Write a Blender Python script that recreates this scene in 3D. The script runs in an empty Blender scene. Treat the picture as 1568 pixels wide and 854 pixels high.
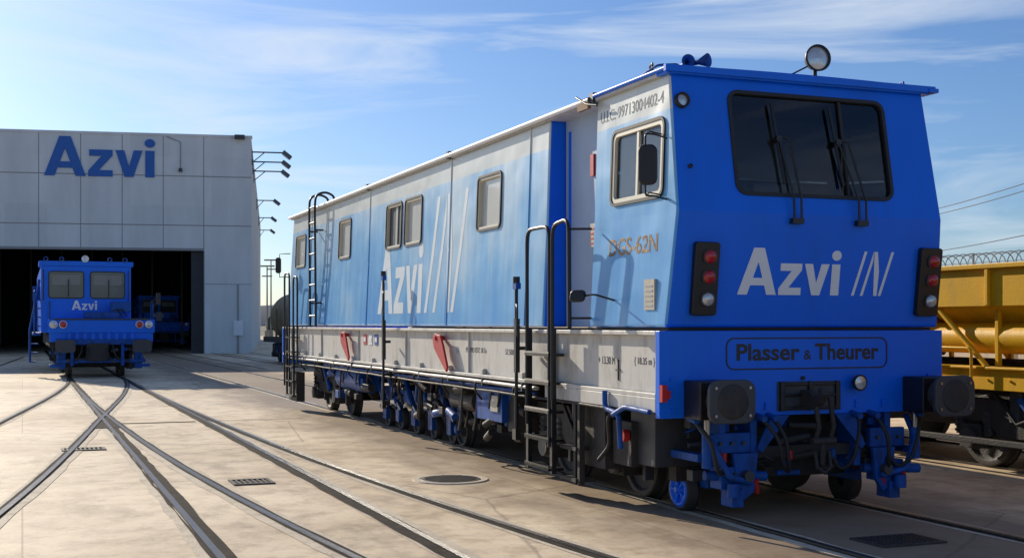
import bpy, bmesh, math, random
from mathutils import Vector, Matrix
random.seed(7)
scene=bpy.context.scene
COL=scene.collection
R=math.radians

# ------------------------------------------------------------ materials
def pm(name,col,rough=.5,metal=0.0,var=.12,scale=3.0,bump=0.0,bscale=40,coat=0.0,dirt=0.0,dirtcol=(.05,.045,.04),spec=.5):
    m=bpy.data.materials.new(name); m.use_nodes=True
    nt=m.node_tree; b=nt.nodes['Principled BSDF']
    b.inputs['Roughness'].default_value=rough; b.inputs['Metallic'].default_value=metal
    b.inputs['Coat Weight'].default_value=coat; b.inputs['Specular IOR Level'].default_value=spec
    tc=nt.nodes.new('ShaderNodeTexCoord')
    n=nt.nodes.new('ShaderNodeTexNoise'); n.inputs['Scale'].default_value=scale; n.inputs['Detail'].default_value=3
    nt.links.new(tc.outputs['Object'],n.inputs['Vector'])
    mx=nt.nodes.new('ShaderNodeMix'); mx.data_type='RGBA'
    mx.inputs[6].default_value=[c*(1-var) for c in col]+[1]; mx.inputs[7].default_value=[min(1,c*(1+var)) for c in col]+[1]
    nt.links.new(n.outputs['Fac'],mx.inputs[0]); out=mx.outputs[2]
    if dirt>0:
        n2=nt.nodes.new('ShaderNodeTexNoise'); n2.inputs['Scale'].default_value=scale*2.3; n2.inputs['Detail'].default_value=5; n2.inputs['Roughness'].default_value=.7
        mp=nt.nodes.new('ShaderNodeMapping'); mp.inputs['Scale'].default_value=(1,1,.35)
        nt.links.new(tc.outputs['Object'],mp.inputs[0]); nt.links.new(mp.outputs[0],n2.inputs['Vector'])
        r=nt.nodes.new('ShaderNodeMapRange'); r.inputs[1].default_value=.48; r.inputs[2].default_value=.75; r.inputs[3].default_value=0; r.inputs[4].default_value=dirt
        nt.links.new(n2.outputs['Fac'],r.inputs[0])
        m2=nt.nodes.new('ShaderNodeMix'); m2.data_type='RGBA'; m2.inputs[7].default_value=list(dirtcol)+[1]
        nt.links.new(r.outputs[0],m2.inputs[0]); nt.links.new(out,m2.inputs[6]); out=m2.outputs[2]
        mr=nt.nodes.new('ShaderNodeMapRange'); mr.inputs[3].default_value=rough; mr.inputs[4].default_value=min(1,rough+.35)
        nt.links.new(r.outputs[0],mr.inputs[0]); nt.links.new(mr.outputs[0],b.inputs['Roughness'])
    nt.links.new(out,b.inputs['Base Color'])
    if bump>0:
        n3=nt.nodes.new('ShaderNodeTexNoise'); n3.inputs['Scale'].default_value=bscale; n3.inputs['Detail'].default_value=2
        nt.links.new(tc.outputs['Object'],n3.inputs['Vector'])
        bp=nt.nodes.new('ShaderNodeBump'); bp.inputs['Strength'].default_value=bump; bp.inputs['Distance'].default_value=.02
        nt.links.new(n3.outputs['Fac'],bp.inputs['Height']); nt.links.new(bp.outputs[0],b.inputs['Normal'])
    return m

BLUE=pm('blue_paint',(.003,.155,.84),.40,var=.13,scale=.9,bump=.10,bscale=3,dirt=.28,dirtcol=(.02,.10,.36),spec=.3)
BLUEM=pm('machine_blue',(.005,.08,.36),.5,var=.35,scale=4,dirt=.85,dirtcol=(.03,.03,.038),bump=.1,spec=.3)
BLACK=pm('black_paint',(.012,.012,.014),.4,var=.3,scale=8)
RUBBER=pm('rubber',(.02,.02,.022),.65,var=.3,scale=8)
DARK=pm('dirty_steel',(.03,.028,.027),.65,var=.5,scale=6,dirt=.6,dirtcol=(.09,.06,.04),bump=.3)
DARKG=pm('graphite',(.05,.052,.058),.5,var=.3,scale=5,dirt=.3)
STEEL=pm('steel',(.35,.34,.33),.3,metal=1,var=.2,scale=8)
RAILM=pm('rail_steel',(.13,.115,.10),.34,metal=.6,var=.4,scale=6,dirt=.5,dirtcol=(.05,.035,.025))
GROOVE=pm('rail_groove',(.04,.032,.025),.95,var=.6,scale=3,dirt=.6,dirtcol=(.14,.10,.07),spec=.1)
EDGE=pm('edge_concrete',(.68,.57,.42),.8,var=.25,scale=2,dirt=.6,dirtcol=(.30,.22,.15),bump=.3,spec=.3)
BEAM=pm('beam_paint',(.60,.58,.53),.5,var=.1,scale=2,dirt=.7,dirtcol=(.25,.22,.18),bump=.08,bscale=8)
WHITE=pm('white_paint',(.80,.82,.84),.5,var=.05)
FADE=pm('faded_white_paint',(.58,.65,.70),.5,var=.15,scale=3,dirt=.5,dirtcol=(.22,.46,.72))
RED=pm('red_paint',(.50,.015,.015),.45,var=.15)
REDL=pm('red_lens',(.40,.01,.015),.12,var=.2,scale=40,coat=.5)
LENS=pm('clear_lens',(.55,.56,.56),.12,metal=.4,var=.2,scale=40,coat=.5)
CREAM=pm('cream_frame',(.66,.62,.50),.5,var=.1)
BLIND=pm('window_blind',(.50,.51,.46),.35,var=.2,scale=2,coat=.6)
ORANGE=pm('faded_orange',(.60,.38,.17),.6,var=.15,scale=6,dirt=.3,dirtcol=(.3,.38,.5))
GREYT=pm('grey_lettering',(.34,.37,.40),.6,var=.1)
YEL=pm('yellow_paint',(.85,.46,.006),.45,var=.12,scale=2,dirt=.35,dirtcol=(.35,.18,.02),bump=.1,spec=.3)
INT=pm('interior',(.07,.072,.075),.7,var=.3)
ROOFM=pm('roof_paint',(.6,.6,.6),.5,var=.2,scale=2,dirt=.4,dirtcol=(.25,.24,.22))
DOORP=pm('door_paint',(.36,.46,.60),.5,var=.2,scale=2)
PLATE=pm('plate',(.5,.45,.36),.5,var=.2,scale=20)
GLASSD=pm('dark_window',(.06,.07,.07),.1,var=.4,scale=1.5,coat=.5)

def glass(name,tint):
    m=bpy.data.materials.new(name); m.use_nodes=True; nt=m.node_tree; nt.nodes.clear()
    o=nt.nodes.new('ShaderNodeOutputMaterial'); t=nt.nodes.new('ShaderNodeBsdfTransparent'); t.inputs[0].default_value=tint
    g=nt.nodes.new('ShaderNodeBsdfGlossy'); g.inputs['Roughness'].default_value=.02; g.inputs['Color'].default_value=(.9,.95,1,1)
    f=nt.nodes.new('ShaderNodeFresnel'); f.inputs[0].default_value=1.55
    tc=nt.nodes.new('ShaderNodeTexCoord'); n=nt.nodes.new('ShaderNodeTexNoise'); n.inputs['Scale'].default_value=1.5
    nt.links.new(tc.outputs['Object'],n.inputs['Vector'])
    bp=nt.nodes.new('ShaderNodeBump'); bp.inputs['Strength'].default_value=.02; nt.links.new(n.outputs['Fac'],bp.inputs['Height']); nt.links.new(bp.outputs[0],g.inputs['Normal'])
    x=nt.nodes.new('ShaderNodeMixShader'); nt.links.new(f.outputs[0],x.inputs[0]); nt.links.new(t.outputs[0],x.inputs[1]); nt.links.new(g.outputs[0],x.inputs[2])
    nt.links.new(x.outputs[0],o.inputs[0]); return m
GLASS=glass('tinted_glass',(.80,.84,.86,1)); GLASSC=glass('clear_glass',(.95,.96,.97,1))

def side_paint():
    m=bpy.data.materials.new('faded_sheen_side_paint'); m.use_nodes=True; nt=m.node_tree; b=nt.nodes['Principled BSDF']
    L=nt.links.new; N=nt.nodes.new
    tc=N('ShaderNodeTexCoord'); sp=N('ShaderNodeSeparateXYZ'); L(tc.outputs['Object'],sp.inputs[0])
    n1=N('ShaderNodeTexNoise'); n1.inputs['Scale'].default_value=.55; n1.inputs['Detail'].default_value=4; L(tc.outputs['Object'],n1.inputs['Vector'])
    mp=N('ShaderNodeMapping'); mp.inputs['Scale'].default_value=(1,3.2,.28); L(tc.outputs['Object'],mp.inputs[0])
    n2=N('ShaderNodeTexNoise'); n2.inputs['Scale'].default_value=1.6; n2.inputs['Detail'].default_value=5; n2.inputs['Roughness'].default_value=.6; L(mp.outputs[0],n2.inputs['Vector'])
    mr=N('ShaderNodeMapRange'); mr.inputs[1].default_value=1.9; mr.inputs[2].default_value=3.9; mr.inputs[3].default_value=.24; mr.inputs[4].default_value=.78; L(sp.outputs['Z'],mr.inputs[0])  # paler towards the roof: grazing sky reflection painted into the faded blue
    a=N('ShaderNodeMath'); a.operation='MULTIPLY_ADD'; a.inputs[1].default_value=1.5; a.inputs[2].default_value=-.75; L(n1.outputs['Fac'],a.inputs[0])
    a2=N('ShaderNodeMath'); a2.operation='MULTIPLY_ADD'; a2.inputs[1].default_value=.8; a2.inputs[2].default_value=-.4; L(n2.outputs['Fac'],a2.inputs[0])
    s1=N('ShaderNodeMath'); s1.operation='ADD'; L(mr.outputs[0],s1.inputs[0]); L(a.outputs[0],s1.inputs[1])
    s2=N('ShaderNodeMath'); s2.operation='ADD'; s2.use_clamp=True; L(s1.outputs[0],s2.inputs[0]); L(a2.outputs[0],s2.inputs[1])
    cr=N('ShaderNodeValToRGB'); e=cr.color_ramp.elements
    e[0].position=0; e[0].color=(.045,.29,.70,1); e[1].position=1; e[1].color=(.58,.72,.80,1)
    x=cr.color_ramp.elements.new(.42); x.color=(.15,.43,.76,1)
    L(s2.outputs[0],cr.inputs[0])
    n4=N('ShaderNodeTexNoise'); n4.inputs['Scale'].default_value=14; n4.inputs['Detail'].default_value=2; L(tc.outputs['Object'],n4.inputs['Vector'])
    zz=N('ShaderNodeMath'); zz.operation='MULTIPLY_ADD'; zz.inputs[1].default_value=.03; L(n4.outputs['Fac'],zz.inputs[0]); L(sp.outputs['Z'],zz.inputs[2])
    bd=N('ShaderNodeMapRange'); bd.inputs[1].default_value=3.735; bd.inputs[2].default_value=3.755; bd.inputs[4].default_value=.88; L(zz.outputs[0],bd.inputs[0])
    mx=N('ShaderNodeMix'); mx.data_type='RGBA'; mx.inputs[7].default_value=(.64,.66,.60,1); L(bd.outputs[0],mx.inputs[0]); L(cr.outputs[0],mx.inputs[6])
    n3=N('ShaderNodeTexNoise'); n3.inputs['Scale'].default_value=5; n3.inputs['Detail'].default_value=5; n3.inputs['Roughness'].default_value=.7; L(mp.outputs[0],n3.inputs['Vector'])
    gr=N('ShaderNodeMapRange'); gr.inputs[1].default_value=.60; gr.inputs[2].default_value=.8; gr.inputs[4].default_value=.4; L(n3.outputs['Fac'],gr.inputs[0])
    mg=N('ShaderNodeMix'); mg.data_type='RGBA'; mg.inputs[7].default_value=(.13,.19,.26,1); L(gr.outputs[0],mg.inputs[0]); L(mx.outputs[2],mg.inputs[6])
    L(mg.outputs[2],b.inputs['Base Color']); b.inputs['Roughness'].default_value=.33
    nb=N('ShaderNodeTexNoise'); nb.inputs['Scale'].default_value=2.2; nb.inputs['Detail'].default_value=1; L(tc.outputs['Object'],nb.inputs['Vector'])
    bp=N('ShaderNodeBump'); bp.inputs['Strength'].default_value=.35; bp.inputs['Distance'].default_value=.06; L(nb.outputs['Fac'],bp.inputs['Height']); L(bp.outputs[0],b.inputs['Normal'])
    return m
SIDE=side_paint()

# ------------------------------------------------------------ mesh builder
def empty(name,loc=(0,0,0),rz=0):
    e=bpy.data.objects.new(name,None); e.location=loc; e.rotation_euler=(0,0,rz); e.empty_display_size=.5; COL.objects.link(e); return e
def rr(w,h,r,n=5):
    pts=[]
    for cx,cy,a0 in ((w/2-r,h/2-r,0),(-w/2+r,h/2-r,90),(-w/2+r,-h/2+r,180),(w/2-r,-h/2+r,270)):
        for i in range(n+1):
            a=R(a0+90*i/n); pts.append((cx+r*math.cos(a),cy+r*math.sin(a)))
    return pts
def fillet(pts,r,n=4):
    pts=[Vector(p) for p in pts]; out=[pts[0]]
    for i in range(1,len(pts)-1):
        a,b,c=pts[i-1],pts[i],pts[i+1]
        d1=(a-b);d2=(c-b); rr_=min(r,d1.length*.49,d2.length*.49)
        p=b+d1.normalized()*rr_; q=b+d2.normalized()*rr_
        for k in range(n+1):
            t=k/n; out.append((1-t)**2*p+2*t*(1-t)*b+t*t*q)
    out.append(pts[-1]); return out
class B:
    def __init__(s,name,parent=None,bevel=0,seg=2):
        s.name=name;s.parent=parent;s.bevel=bevel;s.seg=seg;s.v=[];s.f=[];s.m=[];s.s=[];s.mats=[]
    def mi(s,mat):
        if mat not in s.mats: s.mats.append(mat)
        return s.mats.index(mat)
    def mesh(s,vs,fs,mat,smooth=False):
        o=len(s.v); s.v+= [tuple(v) for v in vs]; k=s.mi(mat)
        for f in fs: s.f.append([i+o for i in f]); s.m.append(k); s.s.append(smooth)
        return s
    def box(s,x0,x1,y0,y1,z0,z1,mat,M=None):
        vs=[Vector(p) for p in ((x0,y0,z0),(x1,y0,z0),(x1,y1,z0),(x0,y1,z0),(x0,y0,z1),(x1,y0,z1),(x1,y1,z1),(x0,y1,z1))]
        if M is not None: vs=[M@v for v in vs]
        return s.mesh(vs,[(0,3,2,1),(4,5,6,7),(0,1,5,4),(1,2,6,5),(2,3,7,6),(3,0,4,7)],mat)
    def cyl(s,p0,p1,r,mat,n=16,r2=None,cap=True):
        p0=Vector(p0);p1=Vector(p1);r2=r if r2 is None else r2
        d=(p1-p0).normalized(); a=d.orthogonal().normalized(); b=d.cross(a)
        vs=[];
        for p,q in((p0,r),(p1,r2)):
            for i in range(n):
                t=2*math.pi*i/n; vs.append(p+a*q*math.cos(t)+b*q*math.sin(t))
        s.mesh(vs,[(i,(i+1)%n,n+(i+1)%n,n+i) for i in range(n)],mat,True)
        if cap: s.mesh(vs[:n],[tuple(range(n))[::-1]],mat); s.mesh(vs[n:],[tuple(range(n))],mat)
        return s
    def tube(s,pts,r,mat,n=8,fil=0):
        if fil: pts=fillet(pts,fil)
        pts=[Vector(p) for p in pts]; N=len(pts); vs=[]; a=None
        for i,p in enumerate(pts):
            d=(pts[min(i+1,N-1)]-pts[max(i-1,0)]).normalized()
            if a is None: a=d.orthogonal().normalized()
            else:
                a=a-d*a.dot(d)
                a=a.normalized() if a.length>1e-5 else d.orthogonal().normalized()
            b=d.cross(a)
            for k in range(n):
                t=2*math.pi*k/n; vs.append(p+a*r*math.cos(t)+b*r*math.sin(t))
        fs=[(i*n+k,i*n+(k+1)%n,(i+1)*n+(k+1)%n,(i+1)*n+k) for i in range(N-1) for k in range(n)]
        s.mesh(vs,fs,mat,True); s.mesh(vs[:n],[tuple(range(n))[::-1]],mat); s.mesh(vs[-n:],[tuple(range(n))],mat); return s
    def prism(s,pts,o,right,up,dep,mat):
        o=Vector(o);r=Vector(right).normalized();u=Vector(up).normalized();nn=r.cross(u)
        n=len(pts); a=[o+r*p[0]+u*p[1] for p in pts]; b=[p+nn*dep for p in a]
        ar=sum(pts[i][0]*pts[(i+1)%n][1]-pts[(i+1)%n][0]*pts[i][1] for i in range(n))
        fs=[tuple(range(n))[::-1],tuple(range(n,2*n))]+[(i,(i+1)%n,n+(i+1)%n,n+i) for i in range(n)]
        if ar<0: fs=[f[::-1] for f in fs]
        return s.mesh(a+b,fs,mat)
    def ring(s,w,h,rad,t,o,right,up,d0,d1,mat):
        o=Vector(o);r=Vector(right).normalized();u=Vector(up).normalized();nn=r.cross(u)
        I=rr(w,h,rad);O=rr(w+2*t,h+2*t,rad+t); n=len(I); vs=[]
        for L_,d in((O,d0),(O,d1),(I,d1),(I,d0)):
            vs+=[o+r*p[0]+u*p[1]+nn*d for p in L_]
        fs=[]
        for k in range(3):
            fs+=[(k*n+i,k*n+(i+1)%n,(k+1)*n+(i+1)%n,(k+1)*n+i) for i in range(n)]
        return s.mesh(vs,fs,mat)
    def lathe(s,prof,o,axis,mat,n=32,smooth=True):
        o=Vector(o);d=Vector(axis).normalized();a=d.orthogonal().normalized();b=d.cross(a);vs=[]
        for h,r in prof:
            for i in range(n):
                t=2*math.pi*i/n; vs.append(o+d*h+a*r*math.cos(t)+b*r*math.sin(t))
        m=len(prof)
        s.mesh(vs,[(k*n+i,k*n+(i+1)%n,(k+1)*n+(i+1)%n,(k+1)*n+i) for k in range(m-1) for i in range(n)],mat,smooth); return s
    def loft(s,loops,mat):
        n=len(loops[0]); vs=[p for l in loops for p in l]
        fs=[(k*n+i,k*n+(i+1)%n,(k+1)*n+(i+1)%n,(k+1)*n+i) for k in range(len(loops)-1) for i in range(n)]
        fs+=[tuple(range(n))[::-1],tuple(range((len(loops)-1)*n,len(loops)*n))]
        return s.mesh(vs,fs,mat)
    def obj(s):
        me=bpy.data.meshes.new(s.name); me.from_pydata(s.v,[],s.f)
        for m in s.mats: me.materials.append(m)
        me.polygons.foreach_set('material_index',s.m); me.polygons.foreach_set('use_smooth',s.s); me.update()
        o=bpy.data.objects.new(s.name,me); COL.objects.link(o)
        if s.parent: o.parent=s.parent
        if s.bevel:
            md=o.modifiers.new('b','BEVEL'); md.width=s.bevel; md.segments=s.seg; md.limit_method='ANGLE'; md.angle_limit=R(40)
        return o
def applyb(o,cutters):
    for c in cutters:
        bm=bmesh.new(); bm.from_mesh(c.data); bmesh.ops.recalc_face_normals(bm,faces=bm.faces); bm.to_mesh(c.data); bm.free()
        md=o.modifiers.new('x','BOOLEAN'); md.operation='DIFFERENCE'; md.solver='EXACT'; md.object=c
    bpy.context.view_layer.update(); dg=bpy.context.evaluated_depsgraph_get()
    me=bpy.data.meshes.new_from_object(o.evaluated_get(dg)); o.modifiers.clear(); o.data=me
    for c in cutters: bpy.data.objects.remove(c)
def text(name,body,parent,o,right,up,w,h,mat,bold=.0,dep=.0008,lift=.0016):
    """text fitted to width w and height h, lying on the surface through o"""
    cu=bpy.data.curves.new(name,'FONT'); cu.body=body; cu.size=1; cu.extrude=.01; cu.offset=bold; cu.resolution_u=6
    t=bpy.data.objects.new(name,cu); COL.objects.link(t); bpy.context.view_layer.update()
    me=bpy.data.meshes.new_from_object(t.evaluated_get(bpy.context.evaluated_depsgraph_get())); bpy.data.objects.remove(t)
    xs=[v.co.x for v in me.vertices]; ys=[v.co.y for v in me.vertices]
    x0=min(xs);y0=min(ys);sx=w/(max(xs)-x0);sy=h/(max(ys)-y0)
    for v in me.vertices: v.co=((v.co.x-x0)*sx,(v.co.y-y0)*sy,v.co.z/.01*dep)
    r=Vector(right).normalized();u=Vector(up).normalized();n=r.cross(u)
    M=Matrix.Translation(Vector(o)+n*lift)@Matrix((r,u,n)).transposed().to_4x4()
    me.transform(M); me.materials.clear(); me.materials.append(mat)
    for p in me.polygons: p.use_smooth=False
    ob=bpy.data.objects.new(name,me); COL.objects.link(ob); ob.parent=parent; return ob
def circ(cx,cy,r,n=20): return [(cx+r*math.cos(2*math.pi*i/n),cy+r*math.sin(2*math.pi*i/n)) for i in range(n)]
def azvi(b,o,right,up,H,W,mat,dep=.003,lift=.002):
    r=Vector(right).normalized();u=Vector(up).normalized();o=Vector(o)+r.cross(u)*lift
    P=[[(0,0),(.21,0),(.425,.70),(.425,1),(.31,1)],[(.85,0),(.64,0),(.425,.70),(.425,1),(.54,1)],[(.2714,.2),(.5786,.2),(.5295,.36),(.3205,.36)]]
    P+=[[(x+.9,y) for x,y in [(0,0),(.5,0),(.5,.16),(.22,.16),(.5,.54),(.5,.68),(.02,.68),(.02,.52),(.27,.52),(0,.14)]]]
    P+=[[(x+1.46,y) for x,y in [(0,.68),(.18,.68),(.28,.26),(.38,.68),(.56,.68),(.37,0),(.19,0)]]]
    P+=[[(2.08,0),(2.27,0),(2.27,.68),(2.08,.68)],circ(2.175,.87,.11)]
    for p in P: b.prism([(x*W/2.28,y*H) for x,y in p],o,right,up,dep,mat)
def logo(b,o,right,up,H,W,mat,dep=.003,lift=.002):
    r=Vector(right).normalized();u=Vector(up).normalized();o=Vector(o)+r.cross(u)*lift
    for p in ([(0,0),(.08,0),(.40,1),(.32,1)],[(.27,0),(.35,0),(.60,.78),(.60,1)] ,[(.62,1),(.72,1),(.80,.55),(.78,0),(.68,0)],[(.82,0),(.90,0),(1.22,1),(1.14,1)]):
        b.prism([(x*W/1.22,y*H) for x,y in p],o,right,up,dep,mat)

def wheel(b,x,y,z,r,side,mat=DARK,hub=DARK,w=.13):
    ax=(side,0,0)
    b.lathe([(-w/2-.02,r*.3),(-w/2-.02,r+.035),(-w/2+.015,r+.03),(-w/2+.03,r),(w/2,r-.006),(w/2,r*.84),(w/2-.035,r*.78),(w/2-.05,r*.45),(w/2-.01,r*.36),(w/2+.03,r*.34),(w/2+.035,0.001)],(x,y,z),ax,mat,36)
    b.lathe([(w/2+.03,r*.28),(w/2+.09,r*.26),(w/2+.1,r*.2),(w/2+.1,.001)],(x,y,z),ax,hub,20)

TH=math.atan2(.367,.930); O0=Vector((1.308,11.0,0))
def W(x,y,z=0):
    return Vector((O0.x+.930*x-.367*y, O0.y+.367*x+.930*y, z))
def pix(px,py,h=0):
    d=1900*(1.79-h)/(py-496); return Vector(((px-784)/1900*d,d,h))

# ============================================================ MAIN VEHICLE
T=empty('track_maintenance_vehicle',O0,TH)
def yf(z): return -.08+.227*(z-2.8)/1.26 if z>=2.8 else -.08+.13*(2.8-z)/1.04
def xl(z): return .14+.04*(z-2.8)/1.26 if z>=2.8 else .09+.05*(z-1.76)/1.04
def xr(z): return 3.05-.05*(z-2.8)/1.26 if z>=2.8 else 3.11-.06*(z-1.76)/1.04
def lv(z,y0,y1,i=0): return [(xl(z)+i,y0,z),(xr(z)-i,y0,z),(xr(z)-i,y1,z),(xl(z)+i,y1,z)]
LUP=Vector((.035,0,1)).normalized(); LR=Vector((0,-1,0)); LUL=Vector((.048,0,1)).normalized()
RUP=Vector((-.04,0,1)).normalized(); RR=Vector((0,1,0))
FUP=Vector((0,.227/1.26,1)).normalized(); FLUP=Vector((0,-.125,1)).normalized(); FR=Vector((1,0,0))
def hug(o,off=.0022):
    """lay a flat decal onto the left side wall"""
    bm=bmesh.new(); bm.from_mesh(o.data)
    bmesh.ops.bisect_plane(bm,geom=list(bm.verts)+list(bm.edges)+list(bm.faces),plane_co=(0,0,2.8),plane_no=(0,0,1))
    for v in bm.verts: v.co.x=xl(v.co.z)-off
    bm.to_mesh(o.data); bm.free()

def solid(name,loops,mat,bev=.03):
    b=B(name,T); b.loft(loops,mat); o=b.obj()
    if bev:
        bm=bmesh.new(); bm.from_mesh(o.data); bmesh.ops.recalc_face_normals(bm,faces=bm.faces)
        ed=[e for e in bm.edges if len(e.link_faces)==2 and e.calc_face_angle()>R(30)]
        bmesh.ops.bevel(bm,geom=ed,offset=bev,segments=3,profile=.5,affect='EDGES'); bm.to_mesh(o.data); bm.free()
    return o
def cutter(w,h,r,o,right,up,d0,d1):
    b=B('cut',T); n=Vector(right).normalized().cross(Vector(up).normalized())
    b.prism(rr(w,h,r),Vector(o)+n*d0,right,up,d1-d0,INT); return b.obj()
def paint_by_normal(o):
    me=o.data; me.materials.clear()
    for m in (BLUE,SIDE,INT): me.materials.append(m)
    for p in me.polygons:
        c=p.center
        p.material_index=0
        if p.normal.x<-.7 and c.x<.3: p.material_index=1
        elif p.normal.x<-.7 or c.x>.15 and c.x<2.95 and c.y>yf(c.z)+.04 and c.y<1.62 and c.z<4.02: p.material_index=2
cab=solid('cab_shell',[lv(1.76,.05,1.66),lv(2.8,-.08,1.66),lv(4.06,.147,1.66)],BLUE)
inner=B('inn',T).loft([lv(1.95,.11,1.6,.06),lv(2.8,.0,1.6,.06),lv(3.98,.21,1.6,.06)],INT).obj()
WSc=Vector((1.63,yf(3.45),3.45)); SWc=Vector((xl(3.31),.73,3.31)); SWr=Vector((xr(3.31),.86,3.36))
applyb(cab,[inner,cutter(1.70,.95,.09,WSc,FR,FUP,-.3,.2),cutter(1.06,.72,.08,SWc,LR,LUP,-.2,.2),cutter(1.26,.90,.08,SWr,RR,RUP,-.2,.2)])
paint_by_normal(cab)
g=B('windscreen',T)
g.ring(1.68,.93,.08,.035,WSc,FR,FUP,-.05,.014,RUBBER)
n=FR.cross(FUP)
def sheet(b,pts,o,right,up,mat):
    o=Vector(o);r=Vector(right).normalized();u=Vector(up).normalized()
    b.mesh([o+r*p[0]+u*p[1] for p in pts],[tuple(range(len(pts)))],mat)
sheet(g,rr(1.69,.94,.08),WSc-n*.02,FR,FUP,GLASS)
g.prism([(.345,-.46),(.375,-.46),(.375,.46),(.345,.46)],WSc-n*.015,FR,FUP,.02,RUBBER)
g.obj()
for nm,c,rt,up,ww,hh in (('cab_side_window',SWc,LR,LUP,1.03,.69),('cab_side_window_offside',SWr,RR,RUP,1.23,.87)):
    g=B(nm,T); nn=rt.cross(up)
    g.ring(ww,hh,.07,.03,c,rt,up,-.05,.018,RUBBER)
    g.ring(ww-.08,hh-.08,.05,.04,c,rt,up,-.03,.010,CREAM)
    g.prism([(-.02,-hh/2+.03),(.02,-hh/2+.03),(.02,hh/2-.03),(-.02,hh/2-.03)],c-nn*.018,rt,up,.02,CREAM)
    sheet(g,rr(ww-.07,hh-.07,.05),c-nn*.022,rt,up,GLASSC)
    if rt is LR:
        g.prism([(-.45,-.29),(-.03,-.29),(-.03,.29),(-.45,.29)],c-nn*.06,rt,up,.006,BLIND)
        g.prism([(.03,-.29),(.45,-.29),(.45,.29),(.05,.29)],c-nn*.07,rt,up,.006,BLIND)
    g.obj()
it=B('cab_interior',T,bevel=.01)
it.box(.6,2.6,.25,.6,1.95,2.85,INT).box(.8,1.2,.9,1.3,2.2,2.9,INT).box(.8,1.2,1.25,1.38,2.8,3.35,INT).box(1.8,2.2,1.0,1.4,2.2,2.9,INT).box(1.8,2.2,1.3,1.42,2.8,3.25,INT)
it.box(.3,2.9,1.55,1.58,3.30,3.34,STEEL)
it.obj()

d=B('entrance_vestibule',T)
d.box(.36,2.85,1.67,2.84,1.76,4.05,DOORP)
d.box(.345,.36,1.80,1.84,1.9,3.9,BLUE).box(.345,.36,2.7,2.74,1.9,3.9,BLUE)
d.box(.335,.36,2.08,2.16,3.35,3.58,RED).box(.335,.36,2.04,2.16,2.6,2.85,PLATE)
for k in range(4): d.box(.332,.3349,2.055,2.145,2.63+.05*k,2.65+.05*k,RED)
d.tube([(.34,1.95,2.4),(.30,1.95,2.4),(.30,1.95,2.75),(.34,1.95,2.75)],.012,BLACK)
d.obj()

body=solid('body_shell',[lv(1.76,2.86,16.9),lv(2.8,2.86,16.98),lv(4.04,2.86,16.8)],BLUE)
wins=[(4.725,3.31,.84,.68),(7.95,3.32,.86,.7),(8.98,3.32,.86,.7),(12.15,3.32,.86,.7),(15.95,3.30,.95,.66)]
cuts=[]
for (y,z,w,h) in wins:
    cuts.append(cutter(w,h,.07,(xl(z),y,z),LR,LUP,-.07,.2)); cuts.append(cutter(w,h,.07,(xr(z),y,z),RR,RUP,-.07,.2))
for y in (6.29,10.5,13.55,15.0):
    b=B('c',T); b.box(-.1,xl(3)-.0,y-.012,y+.012,1.8,4.0,INT); cuts.append(b.obj())
applyb(body,cuts)
me=body.data; me.materials.clear()
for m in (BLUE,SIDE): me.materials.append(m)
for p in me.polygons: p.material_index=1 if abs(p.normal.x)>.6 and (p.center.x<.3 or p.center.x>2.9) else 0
wb=B('body_windows',T)
for (y,z,w,h) in wins:
    for c,rt,up in ((Vector((xl(z),y,z)),LR,LUP),(Vector((xr(z),y,z)),RR,RUP)):
        nn=rt.cross(up)
        wb.ring(w-.03,h-.03,.06,.028,c,rt,up,-.06,.02,RUBBER)
        wb.ring(w-.09,h-.09,.04,.032,c,rt,up,-.05,.004,CREAM)
        mt=BLACK if abs(y-8.98)<.1 else BLIND
        wb.prism(rr(w-.09,h-.09,.04),c-nn*.05,rt,up,.01,mt)
        if mt is BLACK: wb.prism([(.0,-.3),(.1,-.3),(.1,.3),(.0,.3)],c-nn*.035,rt,up,.01,BLIND)
wb.obj()
sm=B('panel_battens',T,bevel=.004)
for y in (3.4,6.22,10.44,13.49,14.94):
    for z0,z1 in ((1.77,2.8),(2.8,4.03)):
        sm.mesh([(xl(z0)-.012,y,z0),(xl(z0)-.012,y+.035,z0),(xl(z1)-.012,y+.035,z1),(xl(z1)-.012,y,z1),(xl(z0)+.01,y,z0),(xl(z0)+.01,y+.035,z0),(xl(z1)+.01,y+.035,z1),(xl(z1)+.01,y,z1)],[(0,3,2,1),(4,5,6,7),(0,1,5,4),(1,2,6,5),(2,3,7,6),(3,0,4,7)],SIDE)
sm.obj()

def roofsec(y,x0,x1,z,c,t=.07): 
    pts=[(x0,y,z)]; n=8
    pts.append((x1,y,z))
    for i in range(n+1):
        u=i/n; x=x1+(x0-x1)*u; pts.append((x,y,z+t+c*(1-(2*u-1)**2)))
    return pts
rf=B('roof',T)
rf.loft([roofsec(y,.13,3.05,4.045,.02) for y in (.10,.3)],BLUE)
rf.loft([roofsec(y,.13,3.05,4.045,.02) for y in (.301,1.6)],ROOFM)
rf.loft([roofsec(y,.15,3.03,4.035,.02) for y in (1.601,17.0)],ROOFM)
for y in (1.62,6.2,10.45): rf.loft([roofsec(yy,.11,3.07,4.03,.03,.10) for yy in (y,y+.09)],DARKG)
rf.tube([(.12,.1,4.09),(.12,1.6,4.09)],.022,BLUE)
rf.tube([(.115,1.7,4.07),(.115,16.95,4.07)],.03,WHITE)
rf.box(.10,3.10,.07,.11,4.06,4.12,BLUE)
rf.box(3.02,3.13,.06,.3,4.06,4.10,BLUE)
RB=pm('rusty_bracket',(.28,.17,.10),.8,var=.3)
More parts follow.
